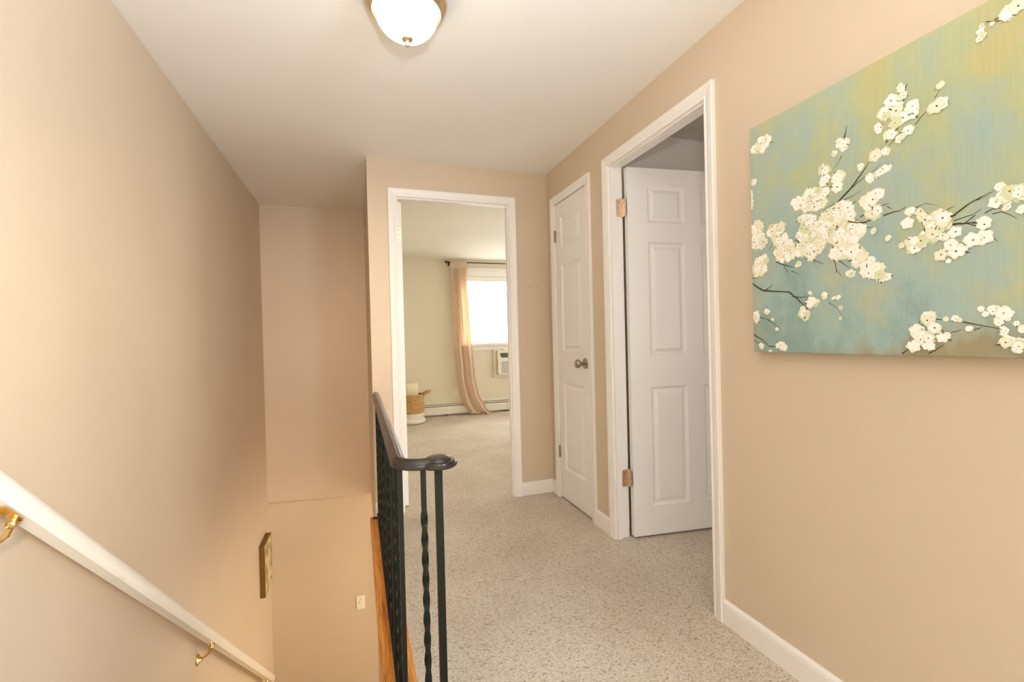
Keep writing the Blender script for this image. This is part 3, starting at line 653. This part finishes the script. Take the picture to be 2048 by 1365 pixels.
# the part of the canvas that runs on beyond the photograph's edge
extra = [(random.uniform(.22, .50), random.choice((1.46, 1.52, 1.39, 1.13, 1.10, 1.67))+random.uniform(-.03, .03), .022, .022) for _ in range(26)]
CLU = [tuple(map(float, k.split(','))) for k in BLOSSOMS.split()]+extra
for cyc, czc, ry, rz in CLU:                      # soft under-painting
    if max(ry, rz) > .018:
        for _ in range(5): blob(cyc+random.uniform(-.5, .5)*ry, czc+random.uniform(-.5, .5)*rz, min(ry, rz)*.60, random.choice((1, 1, 1, 2, 2)), rz=min(1.35, rz/ry) if ry < rz else 1, n=26, depth=.12)
for cyc, czc, ry, rz in CLU:
    f = .0112 if min(ry, rz) > .012 else max(.0045, min(ry, rz)*.62)
    if cyc < .90: f *= 1.28
    cnt = max(1, int(ry*rz/(f*f)*2.1)); fl = []
    for _ in range(cnt):
        a = random.uniform(0, 2*PI); q = math.sqrt(random.random())
        fl.append((cyc+math.cos(a)*q*max(0, ry-f*.7), czc+math.sin(a)*q*max(0, rz-f*.7), f*random.uniform(.8, 1.2)))
    for a, b, r in fl:
        mt = random.choices((0, 1, 2), (.60, .31, .09))[0]
        blob(a, b, r*1.08, 1 if mt == 0 else 2, n=25, depth=.13); blob(a, b+r*.07, r*.93, mt, n=25, depth=.13)
        if random.random() < .75: blob(a+random.uniform(-.1, .1)*r, b+random.uniform(-.1, .1)*r, r*.17, random.choice((4, 4, 3, 5)), petals=3, n=7)
        if random.random() < .42:
            t = random.uniform(0, 2*PI); strip([(a+r*.75*math.cos(t), b+r*.75*math.sin(t)), (a+r*1.45*math.cos(t), b+r*1.45*math.sin(t))], r*.22, random.choice((4, 4, 5)))
for k, (w, pts) in enumerate(BR):
    if k % 4 == 0: strip(pts[:max(2, len(pts)-1)], w*.8, 5 if k == 4 else 4)
obj('blossom_print', pm, [M['petal_white'], M['petal_cream'], M['petal_pale'], M['petal_gold'], M['twig'], M['twig_warm']], cv, recalc=False)

# ------------------------------------------------------------------ small picture and switch in the stairwell
sp = thing('small_picture', 'small gilt-edged botanical picture low on the left stairwell wall', 'picture', (XL, 4.0, -.826))
obj('picture_frame', MB().box(XL, -.7145, 3.867, 4.152, -.826, -.436), M['gold_side'], sp, bevel=.0015)
obj('print', MB().box(-.7145, -.7137, 3.869, 4.150, -.824, -.438), M['smallprint'], sp)
sw = thing('light_switch', 'white light switch plate on the stairwell end wall beside the oak board', 'light switch', (-.034, YS, -1.247))
obj('switch_plate', MB().box(-.070, .002, YS-.006, YS, -1.307, -1.187), M['plastic'], sw, bevel=.003)
obj('toggle', MB().box(-.0385, -.0295, YS-.015, YS-.006, -1.258, -1.236), M['plastic'], sw, bevel=.001)
for zz in (-1.217, -1.277): obj('screw', MB().lathe([(.0032, 0), (.0032, .0012), (.001, .0016)], (-.034, YS-.006, zz), axis=(0, -1, 0), seg=10), M['screw'], sw)
for k, xx in enumerate((1.172, 1.233)):
    nl = obj('wall_nail', MB().lathe([(.0014, -.002), (.0014, .004), (.0036, .0045), (.0034, .0056), (.001, .006)], (xx, YF, 1.478), axis=(0, -1, 0), seg=12), M['screw'], origin=(xx, YF, 1.478))
    tag(nl, ('left' if k == 0 else 'right')+' of two tiny nails in the end wall beside the bedroom casing', 'nail', 'nails in the end wall')

# ------------------------------------------------------------------ bedroom
# window
wn = thing('window_1', 'white bedroom window with flat head trim and sill behind the blind', 'window', (2.26, YB, 1.045)); wn['kind'] = 'structure'
F = MB()
for a, b, c, d in ((1.50, 3.02, 1.045, 1.085), (1.50, 3.02, 2.005, 2.045), (1.50, 1.54, 1.085, 2.005), (2.98, 3.02, 1.085, 2.005), (1.54, 2.98, 1.530, 1.565)): F.box(a, b, YB+.075, YB+.12, c, d)
obj('sash', F, M['trim'], wn, bevel=.003)
obj('pane', MB().box(1.52, 3.0, YB+.096, YB+.100, 1.07, 2.02), M['glass'], wn)
obj('head_casing', MB().box(1.43, 3.09, YB-.018, YB+.002, 2.047, 2.172).box(1.42, 3.10, YB-.026, YB, 2.130, 2.142), M['trim'], wn, bevel=.003)
obj('side_casing', MB().box(1.43, 1.50, YB-.018, YB, 1.040, 2.047).box(3.02, 3.09, YB-.018, YB, 1.040, 2.047), M['trim'], wn, bevel=.003)
obj('sill', MB().box(1.41, 3.11, YB-.050, YB+.075, 1.005, 1.042), M['trim'], wn, bevel=.006)
obj('apron', MB().box(1.43, 3.09, YB-.016, YB, .937, 1.005), M['trim'], wn, bevel=.003)
bl = thing('window_blind', 'white slatted blind glowing with daylight in the bedroom window', 'blind', (2.26, YB+.03, 2.0))
obj('headrail', MB().box(1.515, 3.005, YB+.005, YB+.055, 1.975, 2.044), M['trim'], bl, bevel=.004)
sl = MB(); t = math.radians(48); k = 0; zz = 1.962
while zz > 1.135:
    c, s = math.cos(t)*.0155, math.sin(t)*.0155
    sl.add([(1.52, YB+.03-c, zz-s), (3.0, YB+.03-c, zz-s), (3.0, YB+.03, zz+.0018), (1.52, YB+.03, zz+.0018), (3.0, YB+.03+c, zz+s), (1.52, YB+.03+c, zz+s)], [(0, 1, 2, 3), (3, 2, 4, 5)], 0, True); zz -= .0262
obj('slats', sl, M['slat'], bl, recalc=False)
obj('bottom_bar', MB().box(1.52, 3.0, YB+.015, YB+.045, 1.107, 1.128), M['trim'], bl, bevel=.003)
for xx in (1.75, 2.10, 2.45, 2.80): obj('cord', MB().box(xx-.001, xx+.001, YB+.012, YB+.014, 1.115, 1.98), M['trim'], bl)
# curtain rod
RY, RZ2 = YB-.085, 2.236
rd = thing('curtain_rod', 'thin black curtain rod with ball end above the bedroom window', 'curtain rod', (1.25, RY, RZ2))
obj('rod', MB().tube([(1.262, RY, RZ2), (3.3, RY, RZ2)], .0075, 14), M['rod'], rd)
obj('finial', MB().lathe([(.006, -.012), (.010, -.008), (.009, 0), (.016, .008), (.020, .018), (.018, .028), (.010, .036), (.001, .039)], (1.262, RY, RZ2), axis=(-1, 0, 0), seg=20), M['rod'], rd)
for xx in (1.292, 3.2): obj('rod_bracket', MB().box(xx-.005, xx+.005, RY, YB, RZ2-.016, RZ2-.0075).box(xx-.012, xx+.012, YB-.005, YB, RZ2-.04, RZ2+.015), M['rod'], rd, bevel=.001)
# curtain: pleated linen, wind-swept to the right and puddled on the carpet
def lerp(tab, z):
    for (z0, a), (z1, b) in zip(tab, tab[1:]):
        if z1 <= z <= z0: f = (z-z1)/(z0-z1); f = f*f*(3-2*f); return b+(a-b)*f
    return tab[-1][1]
LT = [(2.26, 1.302), (1.75, 1.318), (1.1, 1.330), (.55, 1.362), (.22, 1.420), (0, 1.520)]
RT = [(2.26, 1.545), (1.9, 1.548), (1.55, 1.578), (1.05, 1.612), (.55, 1.640), (.30, 1.690), (.12, 1.775), (0, 1.860)]
nu, nz = 150, 90; vs = []; fs = []
for j in range(nz+1):
    z = 2.258*(1-j/nz)
    L, Rr = lerp(LT, z), lerp(RT, z); q = 1-z/2.258
    for i in range(nu+1):
        s = i/nu; ss = s+.035*math.sin(3*PI*s+1.5*q)
        amp = (.020-.008*q)*(1-.35*q)
        yy = RY + amp*math.cos(2*PI*6.5*s+.5*math.sin(5*q))*(.4+.6*math.sin(PI*(.1+.8*s))) + .040*math.sin(2*PI*2.1*s+2.2*q)*min(1, q*2.0)
        if z > 2.14: yy = min(yy, RY-.0115-.6*abs(yy-RY))
        fold = max(0, .32-z)/.32
        yy -= .14*fold**1.6*(.35+.65*s)
        zz = max(.006, z + fold*.012*math.sin(9*s+3)) + (.012*(1+math.sin(17*s+4*q)) if z < .03 else 0)
        vs.append((L+(Rr-L)*ss, yy, zz))
for j in range(nz):
    for i in range(nu): a = j*(nu+1)+i; fs.append((a, a+1, a+nu+2, a+nu+1))
ct = obj('curtain', MB().add(vs, fs, 0, True), M['curtain'], recalc=False, origin=(1.42, RY, RZ2)); tag(ct, 'long peach linen curtain hanging from the black rod and puddling on the floor', 'curtain')
so = ct.modifiers.new('thick', 'SOLIDIFY'); so.thickness = .0012
# through-wall air conditioner
ac = thing('air_conditioner', 'white through-wall air conditioner under the bedroom window', 'air conditioner', (2.27, YB, .52))
AX0, AX1, AZ0, AZ1 = 1.940, 2.600, .520, .962
fr = MB()
for a, b, c, d in ((AX0, AX1, AZ0, AZ0+.040), (AX0, AX1, AZ1-.040, AZ1), (AX0, AX0+.048, AZ0+.04, AZ1-.04), (AX1-.048, AX1, AZ0+.04, AZ1-.04)): fr.box(a, b, YB-.024, YB, c, d)
obj('trim_frame', fr, M['whitemetal'], ac, bevel=.003)
IX0, IX1, IZ0, IZ1 = AX0+.050, AX1-.050, AZ0+.042, AZ1-.012
poly = [(IX0, IZ0+.02), (IX0+.02, IZ0), (IX1-.02, IZ0), (IX1, IZ0+.02), (IX1, IZ1-.02), (IX1-.02, IZ1), (IX0+.11, IZ1), (IX0+.095, IZ1-.018), (IX0+.012, IZ1-.024), (IX0, IZ1-.04)]
obj('front_panel', MB().prism(poly, 'y', YB-.085, YB), M['whitemetal'], ac, bevel=.005)
obj('vent', MB().prism([(IX0+.030, IZ1-.062), (IX0+.048, IZ1-.120), (IX0+.070, IZ1-.132), (IX1-.05, IZ1-.132), (IX1-.03, IZ1-.062)], 'y', YB-.087, YB-.0845), M['acvent'], ac)
vn = MB().box(IX0+.10, IX0+.10+6*.072+.006, YB-.0885, YB-.087, IZ1-.070, IZ1-.064)
for k in range(7): vn.box(IX0+.10+k*.072, IX0+.106+k*.072, YB-.0885, YB-.087, IZ1-.130, IZ1-.070)
obj('vent_louver', vn, M['rod'], ac)
gr = MB()
for k in range(17): gr.box(IX0+.055, IX1-.055, YB-.0885, YB-.0845, AZ0+.066+k*.0106, AZ0+.0715+k*.0106)
obj('intake_grille', gr, M['acgrille'], ac)
obj('energy_sticker', MB().box(IX0-.001, IX0+.001, YB-.070, YB-.030, .66, .80), M['yellow'], ac)
# baseboard heater
bh = thing('baseboard_heater', 'white hydronic baseboard heater along the cream bedroom wall', 'heater', (2.2, YB, .02))
def hprof(x0, x1, name, prof, mat): return obj(name, MB().prism(prof, 'x', x0, x1), mat, bh, bevel=.0015)
for x0, x1 in ((.30, 2.120), (2.124, 4.30)):
    hprof(x0, x1, 'front_cover', [(YB-.060, .026), (YB-.064, .030), (YB-.064, .122), (YB-.054, .136), (YB-.052, .133), (YB-.061, .121), (YB-.061, .031), (YB-.055, .028)], M['whitemetal'])
    hprof(x0, x1, 'back_plate', [(YB-.002, .0), (YB, .0), (YB, .188), (YB-.040, .188), (YB-.048, .180), (YB-.046, .178), (YB-.039, .185), (YB-.002, .185)], M['whitemetal'])
hprof(.30, 4.30, 'damper', [(YB-.044, .150), (YB-.020, .165), (YB-.019, .162), (YB-.043, .147)], M['whitemetal'])
hprof(.31, 4.29, 'heating_fins', [(YB-.052, .040), (YB-.004, .040), (YB-.004, .120), (YB-.052, .120)], M['greyfin'])
for xx in (.35, 1.2, 2.122, 3.2, 4.2): obj('foot', MB().box(xx-.02, xx+.02, YB-.058, YB-.004, 0, .036), M['greyfin'], bh)
# outlet beside the curtain
ot = thing('wall_outlet', 'cream power outlet low on the bedroom wall beside the curtain', 'outlet', (1.345, YB, .315))
obj('outlet_plate', MB().box(1.310, 1.380, YB-.005, YB, .257, .373), M['plastic'], ot, bevel=.002)
for zz in (.290, .340):
    sk = obj('socket', MB().box(1.326, 1.364, YB-.0062, YB-.005, zz-.015, zz+.015), M['plastic'], ot, bevel=.001)
    for a, b in ((1.333, 1.337), (1.352, 1.356)): obj('slot', MB().box(a, b, YB-.0066, YB-.0062, zz-.006, zz+.006), M['dark'], sk)
# basket with cushion
bc = (.655, 6.17, 0)
bk = thing('woven_basket', 'round seagrass basket with looped handle and white dipped base by the bedroom wall', 'basket', bc)
pr = [(.158, .138)]
for q in range(13):
    z0 = .140+q*.0190
    for f, dr in ((.15, .0), (.35, .006), (.5, .0075), (.65, .006), (.85, .0)): pr.append((.172+.008*math.sin((q+f)/13*PI)-.006*(q/13)+dr, z0+.0190*f))
pr += [(.168, .390), (.160, .388), (.155, .30), (.150, .16)]
obj('woven_body', MB().lathe(pr, bc, seg=64, cap=False), M['weave'], bk, auto=60)
wp = [(.001, .0), (.150, .0), (.172, .006), (.186, .022), (.188, .038), (.181, .052), (.172, .060), (.171, .070), (.175, .085), (.174, .110), (.169, .138), (.150, .150), (.001, .150)]
wb = MB().lathe(wp, bc, seg=64)
wb.v = [(bc[0]+(a-bc[0])*(1+(.05*math.sin(3*math.atan2(b-bc[1], a-bc[0])+1) if z < .06 else 0)), bc[1]+(b-bc[1])*(1+(.05*math.sin(3*math.atan2(b-bc[1], a-bc[0])+1) if z < .06 else 0)), z+(.010*math.sin(2*math.atan2(b-bc[1], a-bc[0])) if .02 < z < .06 else 0)) for a, b, z in wb.v]
obj('white_base', wb, M['weave_white'], bk)
for s in (1, -1):
    hd = [(bc[0]+s*(.160+.105*math.sin(PI*q/14)), bc[1]+.075*math.cos(PI*q/14), .378+.045*math.sin(PI*q/14)) for q in range(15)]
    h_ = MB().tube(hd, .0135, 12)
    obj('handle', h_, M['weave'], bk)
# cushion standing in the basket
def cushion(c, w, h, d, rot):
    mb = MB(); n = 18; vs = []; fs = []
    for side in (1, -1):
        for j in range(n+1):
            for i in range(n+1):
                a, b = 2*i/n-1, 2*j/n-1; e = max(0, (1-a**4)*(1-b**4))
                pin = 1-.05*(1-abs(b))*abs(a)**3
                vs.append((a*w/2*pin, side*d/2*e**.55, h/2+b*h/2*(1-.05*(1-abs(a))*abs(b)**3)))
    m = (n+1)**2
    for k in (0, m):
        for j in range(n):
            for i in range(n): a = k+j*(n+1)+i; fs.append((a, a+1, a+n+2, a+n+1))
    mb.add(vs, fs, 0, True)
    ca, sa = math.cos(rot), math.sin(rot)
    mb.v = [(c[0]+x*ca-y_*sa, c[1]+x*sa+y_*ca-.10*(1-zz/h)*0, c[2]+zz) for x, y_, zz in mb.v]
    return mb
cu = obj('cushion', cushion((.672, 6.17, .152), .185, .395, .105, .10), M['cushion'], origin=(.672, 6.17, .152)); weld(cu, 1e-4)
tag(cu, 'pale yellow cushion standing upright inside the seagrass basket', 'cushion')
# added windows out of view: frames on solid walls around fill lights
def added_window(nm, axis, wall, sgn, a0, a1, z0, z1, lab):
    c = (wall, (a0+a1)/2, z0) if axis == 'y' else ((a0+a1)/2, wall, z0)
    t_ = thing(nm, lab, 'window', c); t_['kind'] = 'structure'; f_ = MB()
    for p, q, c_, d in ((a0-.06, a1+.06, z0-.06, z0), (a0-.06, a1+.06, z1, z1+.06), (a0-.06, a0, z0, z1), (a1, a1+.06, z0, z1), (a0, a1, (z0+z1)/2-.02, (z0+z1)/2+.02)):
        if axis == 'y': f_.box(wall, wall+sgn*.03, p, q, c_, d)
        else: f_.box(p, q, wall, wall+sgn*.03, c_, d)
    obj('sash', f_, M['trim'], t_)
added_window('added_window_2', 'x', BACK, 1, -.55, 1.15, .25, 2.10, 'added tall window frame around a fill light behind the viewer')
added_window('added_window_3', 'x', -.7, 1, 1.9, 3.3, .85, 2.05, 'added window frame around a fill light in the side room behind the open door')
added_window('added_window_4', 'y', 4.4, -1, 3.9, 5.7, .9, 2.05, 'added window frame around a fill light on the bedroom side wall out of view')

# ------------------------------------------------------------------ light
wd = bpy.data.worlds.new('sky'); bpy.context.scene.world = wd; wd.use_nodes = True
bg = wd.node_tree.nodes['Background']; bg.inputs['Color'].default_value = (.97, .985, 1.0, 1); bg.inputs['Strength'].default_value = SKY
def area(name, loc, rot, sx, sy, power=0, col=(1, 1, 1), portal=False):
    l = bpy.data.lights.new(name, 'AREA'); l.shape = 'RECTANGLE'; l.size = sx; l.size_y = sy; l.energy = power; l.color = col
    if portal: l.cycles.is_portal = True
    o = bpy.data.objects.new(name, l); C.objects.link(o); o.location = loc; o.rotation_euler = rot; return o
area('bedroom_window_daylight', (2.26, YB+.16, 1.545), (-PI/2, 0, 0), 1.52, 1.0, portal=True)
area('hall_back_fill', (.30, BACK+.012, 1.175), (PI/2, 0, 0), 1.7, 1.85, L_BACK, (.96, .985, 1.0))  # added fill panel just in front of the solid back wall
area('side_room_fill', (2.6, -.688, 1.45), (PI/2, 0, 0), 1.4, 1.2, L_SIDE, (1.0, .92, .90))  # added fill for the side room, set against its solid wall
area('bedroom_side_fill', (4.388, 4.8, 1.475), (PI/2, 0, PI/2), 1.8, 1.15, L_BED, (1.0, .99, .96))  # added fill that brightens the bedroom from its solid side wall
area('hall_side_fill', (XR-.012, -.9, 1.35), (PI/2, 0, PI/2), 1.3, 1.5, L_RIGHT, (.70, .85, 1.0))  # added fill on the right wall behind the camera, no window there
def point(name, loc, power, col, rad):
    l = bpy.data.lights.new(name, 'POINT'); l.energy = power; l.color = col; l.shadow_soft_size = rad
    o = bpy.data.objects.new(name, l); C.objects.link(o); o.location = loc; return o
def spot(name, loc, rot, power, col, ang):
    l = bpy.data.lights.new(name, 'SPOT'); l.energy = power; l.color = col; l.spot_size = math.radians(ang); l.spot_blend = .9; l.shadow_soft_size = .06
    o = bpy.data.objects.new(name, l); C.objects.link(o); o.location = loc; o.rotation_euler = rot; return o
d_ = Vector((-.52, 4.3, .35))-Vector((.05, -.45, 1.62))
spot('stair_fill_flash', (.05, -.45, 1.62), d_.to_track_quat('-Z', 'Y').to_euler(), FILL_FLASH, (1.0, .78, .56), 55); bpy.data.lights['stair_fill_flash'].spot_blend = 1.0  # added warm fill spot aimed at the stairwell end to brighten it
spot('bounced_flash', (.06, -.05, 1.38), (math.radians(155), 0, 0), BOUNCE, (.98, .985, 1.0), 150)
point('downstairs_lamp', (.95, 3.55, -1.25), LOWPT, (1.0, .80, .50), .20)
area('downstairs_fill', (2.288, 2.9, -1.35), (PI/2, 0, PI/2), 2.4, 1.7, LOW_FILL, (1.0, .88, .68))  # added soft fill lifting the lower stairwell, no window modelled


# ------------------------------------------------------------------ camera
yaw, pitch, roll = .3309, -.0085, -.0246
fwd = Vector((math.sin(yaw)*math.cos(pitch), math.cos(yaw)*math.cos(pitch), math.sin(pitch)))
r0 = Vector((math.cos(yaw), -math.sin(yaw), 0)); u0 = r0.cross(fwd)
rt = r0*math.cos(roll)+u0*math.sin(roll); up = -r0*math.sin(roll)+u0*math.cos(roll)
cam = bpy.data.cameras.new('camera'); co_ = bpy.data.objects.new('camera', cam); C.objects.link(co_)
cam.sensor_width = 36; cam.lens = 36*899.1142/2048; cam.clip_start = .02
m = Matrix((rt, up, -fwd)).transposed().to_4x4(); m.translation = Vector((0, 0, CAM_H)); co_.matrix_world = m
S = bpy.context.scene; S.camera = co_
S.view_settings.view_transform = 'Standard'; S.view_settings.look = 'None'; S.view_settings.exposure = EXPO; S.view_settings.gamma = 1.0; S.view_settings.use_curve_mapping = False
S.cycles.max_bounces = 14; S.cycles.diffuse_bounces = 8; S.cycles.transparent_max_bounces = 16; S.cycles.use_denoising = True
S.cycles.caustics_reflective = False; S.cycles.caustics_refractive = False
